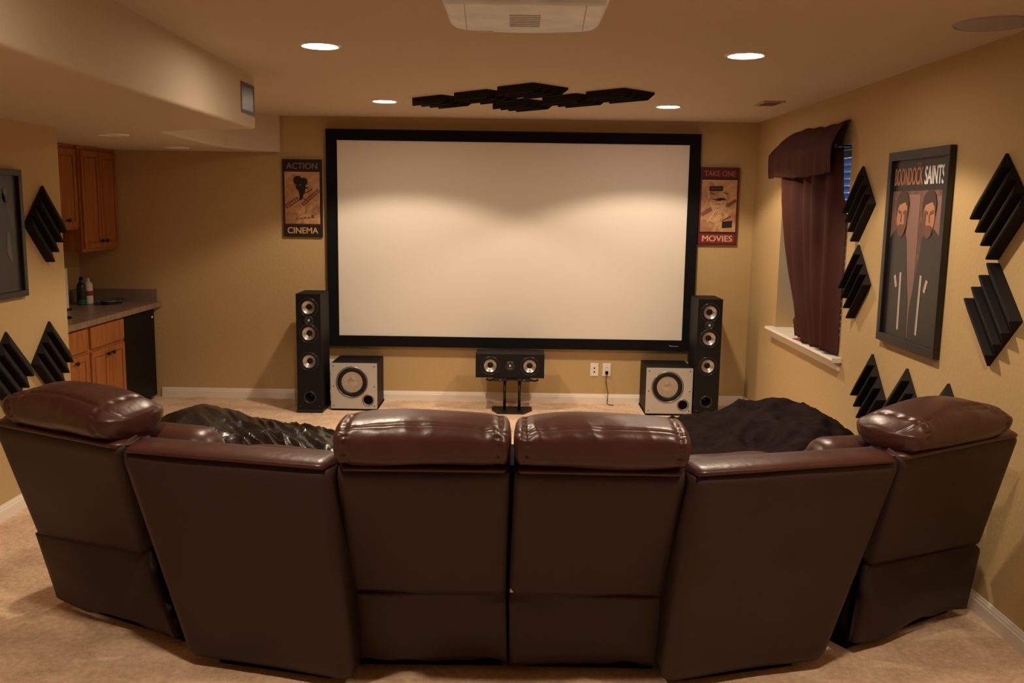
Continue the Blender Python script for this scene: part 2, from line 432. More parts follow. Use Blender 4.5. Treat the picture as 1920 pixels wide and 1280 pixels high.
# ceiling speaker, vents
t = thing('ceiling_speaker', 'round grey in-ceiling speaker grille near the right wall', 'speaker', (1.905, 3.66, H)); t.location.x = 1.83
obj('grille', lathe(bmesh.new(), [(0, -.008), (.10, -.0085), (.128, -.007), (.135, -.004)], 48, 'z'), M['grille'], t, True)
obj('rim', lathe(bmesh.new(), [(.135, -.004), (.138, -.007), (.146, -.005), (.148, 0)], 48, 'z'), M['grille'], t, True)
def vent(name, label, loc, rot, w_, l_, m, slats):
    t = thing(name, label, 'air vent', loc, rot)
    bm = bmesh.new(); f = .02
    bx(bm, -w_/2, w_/2, -l_/2, -l_/2+f, -.008, 0); bx(bm, -w_/2, w_/2, l_/2-f, l_/2, -.008, 0); bx(bm, -w_/2, -w_/2+f, -l_/2+f, l_/2-f, -.008, 0); bx(bm, w_/2-f, w_/2, -l_/2+f, l_/2-f, -.008, 0)
    obj('frame', bm, m, t)
    obj('backing', box(-w_/2+f, w_/2-f, -l_/2+f, l_/2-f, -.002, -.001), M['rod'] if slats > 8 else M['dark'], t)
    for k in range(slats):
        yy = -l_/2+f+(k+.5)*(l_-2*f)/slats
        obj('louver', box(-w_/2+f, w_/2-f, -.0055, .0055, -.0008, .0008, mtx=Matrix.Translation((0, yy, -.005)) @ Matrix.Rotation(.6, 4, 'X')), m, t)
    return t
vent('ceiling_vent', 'small white air register in ceiling above the curtain', (1.72, 6.42, H), (0, 0, 0), .15, .26, M['vent'], 8)
vent('soffit_vent', 'grey air register high on the curved soffit face', (-1.535, 5.26, 2.29), (0, -PI/2, .012), .17, .26, M['ventp'], 15).rotation_euler = (0, PI/2, .0)

# ------------------------------------------------------------------ projector
pj = thing('projector', 'white ceiling mounted projector seen from below', 'projector', (0.012, 2.74, 2.25))
pts = []
def arc_side():
    w2, yn, yf = .225, -.20, .22
    P = [(-w2, yn), (w2, yn), (w2+.0, .10), (w2-.012, .155), (w2-.04, .185)]
    P += [(w2-.04-k*(2*w2-.08)/8, .185+.035*math.sin(PI*k/8)) for k in range(1, 8)]
    P += [(-w2+.04, .185), (-w2+.012, .155), (-w2, .10)]
    return P
obj('casing', prism(bmesh.new(), arc_side(), 0, .12), M['proj'], pj, bevel=.012, segs=3)
for sx in (-1, 1):
    obj('seam', tube(bmesh.new(), [(sx*.165, -.19, -.0005), (sx*.178, .165, -.0005)], .0012, 6), M['smudge'], pj)
bm = bmesh.new()
for k in range(7): bx(bm, -.045, .045, -.06+k*.026, -.052+k*.026, -.0012, .002)
obj('vent_slots', bm, M['smudge'], pj)
obj('maker_strip', box(-.14, -.095, .188, .192, -.002, .004, mtx=Matrix.Rotation(0, 4, 'Z')), M['trimw'], pj)
bm = bmesh.new(); bx(bm, -.10, .10, -.10, .10, .12, .128); tube(bm, [(0, 0, .128), (0, 0, .185)], .022, 16)
obj('mount', bm, M['white'], pj)
obj('ceiling_plate', lathe(bmesh.new(), [(0, .18), (.055, .18), (.06, .185), (.06, .19), (0, .19)], 24, 'z'), M['white'], pj)
bm = lathe(bmesh.new(), [(.045, .20), (.047, .225), (.036, .228), (.033, .21), (0, .207)], 32, 'y', (.0, 0, .06))
obj('lens', bm, M['darkring'], pj, True)

# ------------------------------------------------------------------ projection screen
sc = thing('projection_screen', 'large white projection screen in black velvet frame on back wall', 'projector screen', (-.04, YB, 0))
sx0, sx1, sz0, sz1 = -1.59, 1.575, .487, 2.335
fw = .092
def scr_frame():
    bm = bmesh.new()
    O = [(sx0, sz0), (sx1, sz0), (sx1, sz1), (sx0, sz1)]
    I = [(sx0+fw, sz0+fw), (sx1-fw, sz0+fw), (sx1-fw, sz1-fw), (sx0+fw, sz1-fw)]
    V = {}
    for nm, P, d in (('of', O, -.06), ('ob', O, 0), ('if', I, -.052), ('ib', I, 0)):
        V[nm] = [bm.verts.new((a, d, c)) for a, c in P]
    for i in range(4):
        j = (i+1) % 4
        bm.faces.new((V['of'][i], V['of'][j], V['if'][j], V['if'][i])); bm.faces.new((V['ob'][i], V['ob'][j], V['of'][j], V['of'][i]))
        bm.faces.new((V['if'][i], V['if'][j], V['ib'][j], V['ib'][i])); bm.faces.new((V['ob'][j], V['ob'][i], V['ib'][i], V['ib'][j]))
    return bm
obj('frame', scr_frame(), M['frame_black'], sc)
obj('screen_surface', box(sx0+fw-.002, sx1-fw+.002, -.044, -.038, sz0+fw-.002, sz1-fw+.002), M['screen'], sc)
bm = bmesh.new()
prism(bm, [(0, 0), (.018, -.005), (.020, .001), (.004, .007), (-.002, .005)], -.0615, -.060, 'y', Matrix.Translation((1.375, 0, .531)))
for k in range(9): bx(bm, 1.395+k*.0067, 1.3995+k*.0067, -.0615, -.060, .5255, .5315)
obj('logo', bm, M['grille'], sc)

# ------------------------------------------------------------------ loudspeakers
def driver(parent, x, z, rs, rc, ring, name='driver', depth=.03):
    """round speaker driver in a pocket, local front face at y=0"""
    d = obj(name, lathe(bmesh.new(), [(rs*1.10, .002), (rs*1.09, -.004), (rs*1.0, -.005), (rs*.985, .001)], 48, 'y', (x, 0, z)), ring, parent, True)
    obj('surround', lathe(bmesh.new(), [(rs*.985, .001), (rs*.96, -.002), ((rs+rc)/2, -.006), (rc*1.04, -.001), (rc, .006)], 48, 'y', (x, 0, z)), M['rubber'], d, True)
    obj('cone', lathe(bmesh.new(), [(rc, .006), (rc*.45, depth), (rc*.42, depth)], 48, 'y', (x, 0, z)), M['cone'], d, True)
    obj('dust_cap', lathe(bmesh.new(), [(rc*.43, depth-.001), (rc*.36, depth-min(.010, depth*.35)), (rc*.2, depth-min(.016, depth*.6)), (0, depth-min(.019, depth*.7))], 32, 'y', (x, 0, z)), M['rubber'] if rs < .1 else M['cone'], d, True)
    return d
def pocket(x, z, r, depth): return lathe(bmesh.new(), [(0, -.02), (r, -.02), (r, depth), (0, depth)], 40, 'y', (x, 0, z))
def tower(label, loc):
    t = thing('tower_speaker', label, 'speaker', loc, group='tower speakers')
    W_, D_, H_ = .20, .33, .985
    Zd = (.875, .66, .43)
    c = obj('cabinet', box(-W_/2, W_/2, 0, D_, .03, H_), M['blackbox'], t)
    c.matrix_world = t.matrix_world
    cut_holes(c, [pocket(0, z, .070, .05) for z in Zd]+[pocket(0, .13, .040, .12), pocket(0, .768, .022, .02)])
    c.data.materials.clear(); c.data.materials.append(M['blackbox'])
    for z in Zd: driver(t, 0, z, .072, .053, M['darkring'])
    tw = obj('tweeter', lathe(bmesh.new(), [(.040, .0), (.039, -.004), (.026, -.0045), (.014, .004)], 40, 'y', (0, 0, .768)), M['darkring'], t, True)
    obj('dome', lathe(bmesh.new(), [(.013, .004), (.011, -.003), (.005, -.007), (0, -.008)], 24, 'y', (0, 0, .768)), M['cone'], tw, True)
    po = obj('port', lathe(bmesh.new(), [(.052, .0), (.050, -.004), (.042, -.003), (.038, .01), (.036, .11), (0, .11)], 40, 'y', (0, 0, .13)), M['darkring'], t, True)
    obj('plinth', box(-W_/2-.008, W_/2+.008, -.006, D_+.004, .008, .03), M['baffle'], t)
    bm = bmesh.new()
    for px_ in (-.085, .085):
        for py_ in (.02, .30): lathe(bm, [(0, 0), (.012, 0), (.012, .009), (0, .009)], 12, 'z', (px_, py_, 0))
    obj('feet', bm, M['rubber'], t)
    for px_ in (-.08, .08): obj('badge', lathe(bmesh.new(), [(0, -.002), (.004, -.002), (.004, 0)], 12, 'y', (px_, 0, .055)), M['ring'], t)
    return t
tower('black tower speaker left of the screen, beside the silver subwoofer', (-1.69, 7.31, 0))
tower('black tower speaker right of the screen, nearest the curtained window', (1.588, 7.38, 0))
def sub(label, loc, pl):
    t = thing('subwoofer', label, 'subwoofer', loc, group='silver subwoofers')
    W_, D_, H_ = .385, .40, .385
    z0 = .016
    obj('cabinet', box(-W_/2+.004, W_/2-.004, .018, D_, z0+.003, z0+H_), M['blackbox'], t)
    c = obj('baffle', box(-W_/2, W_/2, 0, .0175, z0, z0+H_), M['silver'], t)
    cx, cz = -.015, z0+.225
    cc = [pocket(cx, cz, .124, .0165), pocket(.118, z0+.075, .040, .0165)]
    cut_holes(c, cc)
    c.data.materials.clear(); c.data.materials.append(M['silver'])
    d = driver(t, cx, cz, .123, .088, M['ring'], 'woofer', .009)
    obj('port', lathe(bmesh.new(), [(.051, .001), (.049, -.004), (.043, -.004), (.040, .004), (.039, .016), (0, .016)], 40, 'y', (.118, 0, z0+.075)), M['ring'], t, True)
    obj('port_bore', lathe(bmesh.new(), [(.0385, .0135), (0, .0135)], 32, 'y', (.118, 0, z0+.075)), M['dark'], t)
    for sx in (-.17, .17):
        for sz in (.025, .19, .36): obj('grille_peg', lathe(bmesh.new(), [(0, -.001), (.005, -.001), (.005, .002)], 12, 'y', (sx, 0, z0+sz)), M['dark'], t)
    obj('pad', box(-W_/2, W_/2, .0, D_+.02, .0, z0-.001), M['base'], t)
    return t
sub('silver fronted subwoofer beside the left tower speaker', (-1.345, 7.42, 0), 1)
sub('silver fronted subwoofer beside the right tower speaker', (1.285, 7.42, 0), 1)
# centre speaker on its stand
cs = thing('center_speaker', 'black horizontal center speaker on stand under the screen', 'speaker', (-.045, 7.46, .292))
c = obj('cabinet', box(-.287, .287, 0, .26, 0, .20), M['blackbox'], cs)
cut_holes(c, [pocket(sx*.165, .10, .070, .05) for sx in (-1, 1)]+[pocket(0, .10, .022, .02)])
c.data.materials.clear(); c.data.materials.append(M['blackbox'])
for sx in (-1, 1): driver(cs, sx*.165, .10, .073, .053, M['darkring'])
tw = obj('tweeter', lathe(bmesh.new(), [(.042, .0), (.041, -.004), (.026, -.0045), (.014, .004)], 40, 'y', (0, 0, .10)), M['darkring'], cs, True)
obj('dome', lathe(bmesh.new(), [(.013, .004), (.011, -.003), (.005, -.007), (0, -.008)], 24, 'y', (0, 0, .10)), M['cone'], tw, True)
st = thing('speaker_stand', 'black twin post stand holding the center speaker', 'speaker stand', (-.025, 7.50, 0))
obj('base_plate', prism(bmesh.new(), [(-.17, .12), (-.17, .0), (-.12, -.13), (.10, -.13), (.17, .0), (.17, .12)], 0, .014), M['blackmetal'], st, bevel=.003)
for sx in (-.062, .062): obj('post', tube(bmesh.new(), [(sx, 0, .014), (sx, 0, .262)], .0125, 14), M['blackmetal'], st, True)
for s_ in (-1, 1):
    bm = bmesh.new()
    bx(bm, min(s_*.04, s_*.155), max(s_*.04, s_*.155), -.05, .10, .262, .288)
    br = obj('bracket', bm, M['blackmetal'], st, bevel=.004)
    obj('bolt', lathe(bmesh.new(), [(0, -.054), (.006, -.054), (.006, -.05)], 12, 'y', (s_*.10, 0, .275)), M['ring'], br)
    obj('arm', tube(bmesh.new(), [(s_*.15, 0, .268), (s_*.19, -.01, .262), (s_*.22, -.01, .272)], .008, 8), M['blackmetal'], br, True)
obj('crossbar', box(-.05, .05, -.02, .02, .264, .282), M['blackmetal'], st)

# ------------------------------------------------------------------ wall plates and cord
def plate(label, x, z, kind):
    t = thing('wall_plate', label, 'outlet', (x, YB, z))
    obj('cover', box(-.036, .036, -.006, 0, -.058, .058), M['white'], t, bevel=.003)
    if kind == 'jack':
        for dz in (.014, -.020): obj('jack', lathe(bmesh.new(), [(0, -.009), (.006, -.009), (.007, -.006)], 14, 'y', (0, 0, dz)), M['dark'], t)
    else:
        for dz in (.02, -.02):
            o = obj('receptacle', box(-.017, .017, -.0075, -.006, dz-.014, dz+.014), M['white'], t, bevel=.002)
            bm = bmesh.new(); bx(bm, -.008, -.005, -.0082, -.0074, dz-.004, dz+.006); bx(bm, .005, .008, -.0082, -.0074, dz-.004, dz+.006)
            obj('slots', bm, M['dark'], o)
    return t
plate('white wall plate with two jacks beside the outlet', .695, .302, 'jack')
plate('white electrical outlet with a black cord plugged in', .803, .302, 'duplex')
plate('white wall plate half hidden behind the left subwoofer', -1.63, .302, 'duplex')
pc = thing('power_cord', 'thin black power cord hanging from the outlet', 'cord', (.803, YB, .282))
obj('plug', box(-.012, .012, -.032, -.0083, -.016, .010), M['dark'], pc, bevel=.003)
obj('cable', tube(bmesh.new(), [(0, -.032, -.01), (0, -.045, -.03), (-.006, -.05, -.08), (.002, -.045, -.13), (.014, -.045, -.18), (.012, -.05, -.24), (.010, -.06, -.277), (.03, -.085, -.278), (.06, -.09, -.278)], .0035, 8), M['dark'], pc, True)

# ------------------------------------------------------------------ small wall pictures
def picture_base(name, label, loc, rot, W_, H_, depth, edge):
    t = thing(name, label, 'picture', loc, rot)
    obj('canvas', box(-W_/2, W_/2, -depth, 0, -H_/2, H_/2), edge, t, bevel=.004)
    return t
def flat(bm, pts, y, th=.0012): return prism(bm, pts, y-th, y, 'y')
def strip(a, b_, w_):
    a = Vector(a); b_ = Vector(b_); n = Vector((-(b_-a).y, (b_-a).x)).normalized()*w_/2
    return [tuple(a+n), tuple(b_+n), tuple(b_-n), tuple(a-n)]
def circ(cx, cz, r, n=28, rz=None): return [(cx+r*math.cos(2*PI*k/n), cz+(rz or r)*math.sin(2*PI*k/n)) for k in range(n)]
WP, HP = .335, .655
y0 = -.030
p1 = picture_base('wall_picture', 'ACTION CINEMA canvas print with film camera, left of the screen', (-1.842, YB, 1.752), (0, 0, 0), WP, HP, .03, M['blackprint'])
obj('print', flat(bmesh.new(), [(-.150, -.215), (.150, -.215), (.150, .222), (-.150, .222)], y0), M['sepia'], p1)
bm = bmesh.new()
for z_ in (-.222, .226): flat(bm, [(-.155, z_-.004), (.155, z_-.004), (.155, z_+.004), (-.155, z_+.004)], y0)
obj('border_line', bm, M['maroon'], p1)
bm = bmesh.new(); yy = y0-.0012
flat(bm, circ(-.035, .150, .040), yy); flat(bm, circ(.015, .140, .034), yy-.0013)
flat(bm, [(-.055, .108), (.030, .112), (.030, .094), (.052, .098), (.052, .086), (.028, .082), (.024, .050), (.012, .040), (.004, .008), (-.022, .008), (-.028, .060), (-.055, .088)], yy)
flat(bm, strip((.012, .036), (.085, .078), .007), yy); flat(bm, strip((-.005, .01), (.035, -.02), .006), yy)
flat(bm, [(-.045, .000), (-.005, .010), (0, -.012), (-.05, -.014)], yy)
obj('camera_drawing', bm, M['blackprint'], p1)
bm = bmesh.new()
flat(bm, strip((-.145, -.075), (-.03, .0), .040), yy); flat(bm, strip((.0, -.055), (.145, .075), .034), yy)
for a in range(5): flat(bm, strip((-.06+a*.035, -.172+a*.002), (-.04+a*.035, -.168+a*.002), .010), yy)
flat(bm, circ(.085, -.150, .014), yy)
flat(bm, strip((-.06, -.178), (.085, -.160), .004), yy)
obj('film_drawing', bm, M['filmbrown'], p1)
bm = bmesh.new()
for a in range(6): flat(bm, strip((-.128+a*.018, -.066+a*.0118), (-.119+a*.018, -.060+a*.0118), .016), yy-.0014)
for a in range(8): flat(bm, strip((.012+a*.0175, -.045+a*.0157), (.019+a*.0175, -.0385+a*.0157), .014), yy-.0014)
obj('film_frames', bm, M['sepia'], p1)
text('lettering', 'ACTION', M['greyletter'], p1, 0, .272, .262, .052, y0-.0002, bold=.004)
text('lettering', 'CINEMA', M['goldletter'], p1, 0, -.272, .262, .052, y0-.0002, bold=.004)
p2 = picture_base('wall_picture', 'TAKE ONE MOVIES canvas print with folding chair, right of the screen', (1.712, YB, 1.737), (0, 0, 0), WP, HP, .03, M['maroon'])
obj('print', flat(bmesh.new(), [(-.150, -.215), (.150, -.215), (.150, .222), (-.150, .222)], y0), M['sepia'], p2)
bm = bmesh.new()
for z_ in (-.224, .228): flat(bm, [(-.155, z_-.006), (.155, z_-.006), (.155, z_+.006), (-.155, z_+.006)], y0)
obj('border_line', bm, M['blackprint'], p2)
obj('red_band', flat(bmesh.new(), [(-.150, -.312), (.150, -.312), (.150, -.234), (-.150, -.234)], y0), M['redprint'], p2)
obj('dark_red_band', flat(bmesh.new(), [(-.150, .240), (.150, .240), (.150, .312), (-.150, .312)], y0), M['maroon'], p2)
bm = bmesh.new()
flat(bm, [(-.085, .126), (.030, .130), (.030, .172), (-.085, .168)], yy)
flat(bm, [(-.090, .066), (.0, .046), (.075, .060), (.02, .074), (-.03, .060)], yy)
flat(bm, strip((-.085, .112), (-.035, .100), .006), yy); flat(bm, strip((.030, .118), (.080, .104), .006), yy)
flat(bm, [(.035, -.185), (.120, -.178), (.120, -.120), (.035, -.128)], yy)
flat(bm, strip((.038, -.122), (.105, -.082), .008), yy)
obj('chair_drawing', bm, M['blackprint'], p2)
bm = bmesh.new()
for a, c_ in (((-.075, .04), (-.060, -.005)), ((-.060, -.002), (.045, .010)), ((.062, .045), (.042, -.01)), ((-.095, -.135), (.0, .0)), ((-.04, -.135), (.055, .0)), ((-.02, .0), (.03, -.10)), ((.02, .0), (.075, -.09)), ((-.085, .126), (-.088, .06)), ((.028, .126), (.07, .06)), ((-.08, -.115), (-.03, -.13)), ((-.02, .035), (.03, .03))):
    flat(bm, strip(a, c_, .007), yy)
obj('chair_frame_drawing', bm, M['creamline'], p2)
obj('film_drawing', flat(bmesh.new(), strip((-.145, -.075), (-.06, -.02), .036), yy), M['filmbrown'], p2)
obj('film_drawing', flat(bmesh.new(), strip((.07, .0), (.145, .055), .030), yy), M['filmbrown'], p2)
text('lettering', 'DIRECTOR', M['greyletter'], p2, -.027, .149, .085, .014, y0-.0026)
text('lettering', 'TAKE ONE', M['redletter'], p2, 0, .275, .265, .046, y0-.0014, bold=.004)
text('lettering', 'MOVIES', M['creamletter'], p2, 0, -.273, .255, .050, y0-.0014, bold=.004)

# ------------------------------------------------------------------ framed posters on the side walls
M['posterbg'] = sepia('poster brown backdrop', (.085, .042, .034), (.16, .085, .066))
M['postdark'] = mat('poster charcoal', (.018, .015, .015), .35)
M['posterpanel'] = mat('poster door panel', (.20, .11, .088), .4)
M['hair'] = mat('printed dark hair', (.045, .024, .018), .5)
M['skinshade'] = mat('printed skin shade', (.13, .055, .035), .5)
M['titleorange'] = mat('poster title orange', (.34, .15, .085), .45)
M['titlewhite'] = mat('poster title white', (.62, .60, .58), .45)
M['posterpale'] = mat('poster pale streak', (.45, .36, .33), .4)
M['postergrey'] = mat('poster slate grey', (.042, .042, .044), .35)
M['posterglass'] = mat('poster grey tone', (.10, .10, .105), .4)
def frame(t, W_, H_, fw_, d):
    bm = bmesh.new()
    bx(bm, -W_/2, W_/2, -d, 0, -H_/2, -H_/2+fw_); bx(bm, -W_/2, W_/2, -d, 0, H_/2-fw_, H_/2)
    bx(bm, -W_/2, -W_/2+fw_, -d, 0, -H_/2+fw_, H_/2-fw_); bx(bm, W_/2-fw_, W_/2, -d, 0, -H_/2+fw_, H_/2-fw_)
    obj('frame', bm, M['picframe'], t, bevel=.003)
ps = thing('framed_poster', 'tall black framed poster of two dark coated figures on right wall', 'poster', (XR_, 4.625, 1.522), (0, 0, -PI/2))
frame(ps, .70, 1.005, .045, .032)
a, bq = .306, .459
yp = -.010
obj('print', box(-a, a, yp, 0, -bq, bq), M['posterbg'], ps)
bm = bmesh.new(); flat(bm, [(-a, .30), (a, .30), (a, bq), (-a, bq)], yp)
obj('title_band', bm, M['postdark'], ps)
bm = bmesh.new()
flat(bm, [(-.11, .28), (.03, .28), (.03, -.45), (-.11, -.45)], yp); flat(bm, [(.17, .27), (.29, .27), (.29, .0), (.17, .0)], yp)
obj('backdrop_panel', bm, M['posterpanel'], ps)
# two generic standing figures, coats in charcoal
def figure(cx, s_, coat):
    y_ = yp-.0014
    c_ = obj('coat', flat(bmesh.new(), coat, y_), M['postdark'], ps)
    h = obj('head', flat(bmesh.new(), [(cx+.064*math.cos(2*PI*k/32), .172+(.098 if math.sin(2*PI*k/32) > 0 else .112)*math.sin(2*PI*k/32)*(1-.12*abs(math.cos(2*PI*k/32)))) for k in range(32)], y_-.0014), M['skin'], ps)
    hp = [(cx-.066, .165), (cx-.078, .215), (cx-.070, .262), (cx-.045, .288), (cx-.012, .300), (cx+.030, .296), (cx+.060, .276), (cx+.078, .235), (cx+.068, .165), (cx+.058, .218), (cx+.030, .243), (cx-.010, .235), (cx-.044, .228), (cx-.058, .205)]
    obj('hair', flat(bmesh.new(), hp, y_-.003), M['hair'], h)
    bm = bmesh.new()
    flat(bm, strip((cx-.048, .196), (cx-.012, .186), .016), y_-.003); flat(bm, strip((cx+.012, .186), (cx+.048, .196), .016), y_-.003)
    flat(bm, [(cx-.050, .118), (cx-.024, .128), (cx+.024, .128), (cx+.050, .118), (cx+.036, .078), (cx, .060), (cx-.036, .078)], y_-.003)
    flat(bm, [(cx+s_*.030, .18), (cx+s_*.064, .20), (cx+s_*.060, .12), (cx+s_*.036, .082)], y_-.0034)
    flat(bm, strip((cx-s_*.006, .18), (cx-s_*.012, .140), .010), y_-.003)
    obj('features', bm, M['skinshade'], h)
    obj('pale_mark', flat(bmesh.new(), strip((cx+s_*.035, -.12), (cx+s_*.045, -.42), .022), y_-.0014), M['posterpale'], c_)  # pale streak printed over the coat
    obj('pale_mark', flat(bmesh.new(), strip((cx-s_*.035, -.14), (cx-s_*.010, -.20), .024), y_-.0014), M['posterpale'], c_)
figure(-.165, 1, [(-a, -bq), (-a, .045), (-.26, .085), (-.22, .105), (-.12, .100), (-.095, .05), (-.065, -.10), (-.025, -.27), (-.015, -bq)])
figure(.145, -1, [(-.005, -bq), (.0, -.30), (.035, -.15), (.075, .0), (.085, .07), (.11, .105), (.21, .110), (.27, .075), (a, .05), (a, -bq)])
text('lettering', 'BOONDOCK', M['titleorange'], ps, -.125, .372, .335, .088, yp-.0014, bold=.006)
text('lettering', 'SAINTS', M['titlewhite'], ps, .170, .372, .210, .088, yp-.0014, bold=.006)
text('lettering', 'THE', M['titleorange'], ps, -.01, .430, .045, .014, yp-.0014)
pl_ = thing('framed_poster', 'black framed dark grey poster at the left edge on left wall', 'poster', (XL, 4.72, 1.525), (0, 0, PI/2))
frame(pl_, .62, .69, .035, .03)
obj('print', box(-.28, .28, yp, 0, -.315, .315), M['postergrey'], pl_)
bm = bmesh.new(); flat(bm, circ(.17, .20, .035), yp); flat(bm, [(.06, .19), (.15, .235), (.20, .05), (.28, -.05), (.28, -.30), (.05, -.30)], yp)
obj('figure_shape', bm, M['postdark'], pl_)
obj('pale_mark', flat(bmesh.new(), [(.16, .02), (.185, .0), (.195, -.16), (.15, -.10)], yp-.0013), M['posterglass'], pl_)  # paler grey shapes of the print
obj('pale_mark', flat(bmesh.new(), circ(.165, .225, .02), yp-.0013), M['posterglass'], pl_)

# ------------------------------------------------------------------ acoustic foam wedges
def foam_mesh(S=.31, n=4, base=.012, peak=.055):
    bm = bmesh.new(); q = 1/math.sqrt(2)
    r = Vector((q, 0, q)); t = Vector((q, 0, -q)); w_ = Vector((0, -1, 0))
    prof = [(0, 0)]
    for k in range(n): prof += [(k*S/n, base), ((k+1)*S/n-.006, peak), ((k+1)*S/n, peak-.004)]
    prof += [(S, 0)]
    A = [bm.verts.new(r*(-S/2)+t*(a-S/2)+w_*h_) for a, h_ in prof]; C = [bm.verts.new(r*(S/2)+t*(a-S/2)+w_*h_) for a, h_ in prof]
    k = len(prof)
    for i in range(k): bm.faces.new((A[i], A[(i+1) % k], C[(i+1) % k], C[i]))
    bm.faces.new(A); bm.faces.new(C[::-1])
    bmesh.ops.recalc_face_normals(bm, faces=bm.faces[:])
    me = bpy.data.meshes.new('foam_panel'); bm.to_mesh(me); bm.free(); me.materials.append(M['foam'])
    return me
FM = foam_mesh()
def foam(label, loc, rot, group, turn=0):
    o = bpy.data.objects.new('foam_panel', FM); COL.objects.link(o)
    base_ = {'R': Matrix.Rotation(-PI/2, 4, 'Z'), 'L': Matrix.Rotation(PI/2, 4, 'Z'), 'C': Matrix.Rotation(PI/2, 4, 'X')}[rot]
    o.matrix_world = Matrix.Translation(loc) @ base_ @ Matrix.Rotation(math.radians(turn), 4, 'Y')
    return props(o, label, 'acoustic panel', group)
gR, gL, gC = 'foam wedges on the right wall', 'foam wedges on the left wall', 'foam wedges on the ceiling'
foam('black foam wedge diamond between curtain and poster, upper one', (XR_, 5.40, 1.755), 'R', gR)
foam('black foam wedge diamond between curtain and poster, lower one', (XR_, 5.385, 1.30), 'R', gR)
foam('black foam wedge diamond right of the two figure poster, upper of the stacked pair', (XR_, 3.825, 1.74), 'R', gR)
foam('black foam wedge diamond right of the two figure poster, lower of the stacked pair', (XR_, 3.815, 1.29), 'R', gR, -90)
foam('low black foam wedge on right wall nearest the window sill', (XR_, 5.06, .70), 'R', gR)
foam('low black foam wedge on right wall, middle one below the poster', (XR_, 4.60, .70), 'R', gR)
foam('low black foam wedge peeking just above the right recliner headrest', (XR_, 4.15, .71), 'R', gR)
foam('black foam wedge diamond on left wall, upper one beside framed poster', (XL, 5.285, 1.57), 'L', gL, 90)
foam('low black foam wedge on left wall nearest the bar counter', (XL, 5.27, .785), 'L', gL, 90)
foam('low black foam wedge on left wall at the photo edge', (XL, 4.815, .785), 'L', gL, 90)
for lab, x, y in (('leftmost black foam wedge on ceiling above the screen', -.52, 6.42), ('second black foam wedge from the left on ceiling', -.21, 6.10),
                  ('black foam wedge on ceiling nearest the projector, top of the zigzag', .08, 5.76), ('black foam wedge on ceiling nearest the back wall, middle of the zigzag', .03, 6.56),
                  ('second black foam wedge from the right on ceiling', .37, 6.24), ('rightmost black foam wedge on ceiling above the screen', .64, 5.94)):
    foam(lab, (x, y, H), 'C', gC, 180)

# ------------------------------------------------------------------ bar: cabinets, counter, fridge, items
def door_mesh(y0_, y1_, z0_, z1_, x, inset=.045):
    """raised panel door facing +x on plane x"""
    bm = bmesh.new(); T = .018
    bx(bm, x, x+T*.55, y0_, y1_, z0_, z1_)
    bx(bm, x+T*.55, x+T, y0_, y0_+inset, z0_, z1_); bx(bm, x+T*.55, x+T, y1_-inset, y1_, z0_, z1_)
    bx(bm, x+T*.55, x+T, y0_+inset, y1_-inset, z0_, z0_+inset); bx(bm, x+T*.55, x+T, y0_+inset, y1_-inset, z1_-inset, z1_)
    g = .012
    bx(bm, x+T*.55, x+T*.9, y0_+inset+g, y1_-inset-g, z0_+inset+g, z1_-inset-g)
    return bm
def knob(x, y, z, parent):
    obj('knob', lathe(bmesh.new(), [(.006, 0), (.006, .012), (.015, .018), (.016, .024), (.010, .030), (0, .031)], 20, 'x', (x, y, z)), M['knob'], parent, True)
def cabinet(name, label, x0, xf, y0_, y1_, z0_, z1_, fronts, group=None, toe=0):
    t = thing(name, label, 'cabinet', (x0, y0_, z0_), group=group)
    inv = Matrix.Translation((-x0, -y0_, -z0_))
    def L(bm):
        bmesh.ops.transform(bm, matrix=inv, verts=bm.verts[:]); return bm
    bm = box(x0, xf, y0_, y1_, z0_+toe, z1_)
    if toe: bx(bm, x0, xf-.07, y0_, y1_, z0_, z0_+toe)
    obj('carcass', L(bm), M['oak'], t)
    for kind, a, c_, d, e, kn in fronts:
        bm = L(door_mesh(a, c_, d, e, xf+.0005, .045 if kind == 'door' else .0)) if kind == 'door' else L(box(xf+.0005, xf+.018, a, c_, d, e))
        o = obj(kind, bm, M['oak'], t, bevel=.003)
        if kn: knob(xf+.018-x0, kn[0]-y0_, kn[1]-z0_, o)
    return t
XU = -3.47
cabinet('wall_cabinet', 'oak wall cabinet beside the left wall end, shorter of the two', XA+.002, XU, 6.20, 7.195, 1.48, SZ-.002,
        [('door', 6.23, 6.69, 1.50, 2.10, (6.64, 1.56)), ('door', 6.71, 7.175, 1.50, 2.10, (6.99, 1.555))], 'oak wall cabinets')
cabinet('wall_cabinet', 'taller oak wall cabinet with two doors next to back wall', XA+.002, XU+.02, 7.20, YB-.003, 1.30, SZ-.002,
        [('door', 7.222, 7.525, 1.325, 2.10, (7.49, 1.38)), ('door', 7.535, 7.84, 1.325, 2.10, (7.575, 1.38))], 'oak wall cabinets')
XB = -3.14
cabinet('base_cabinet', 'oak base cabinet with drawer nearest the left wall end', XA+.002, XB, 5.60, 6.545, 0, .80,
        [('drawer', 5.63, 6.07, .625, .785, None), ('drawer', 6.09, 6.525, .625, .785, None), ('door', 5.63, 6.07, .11, .60, (6.03, .54)), ('door', 6.09, 6.525, .11, .60, (6.32, .56))], 'oak base cabinets', .10)
cabinet('base_cabinet', 'oak base cabinet with two doors beside black mini fridge', XA+.002, XB, 6.55, 7.16, 0, .80,
        [('drawer', 6.575, 7.14, .625, .785, None), ('door', 6.575, 6.852, .11, .60, (6.815, .555)), ('door', 6.862, 7.14, .11, .60, (6.90, .555))], 'oak base cabinets', .10)
ctp = thing('bar_counter', 'stone tiled bar counter with backsplash above the oak cabinets', 'counter', (XB, 5.56, .802))
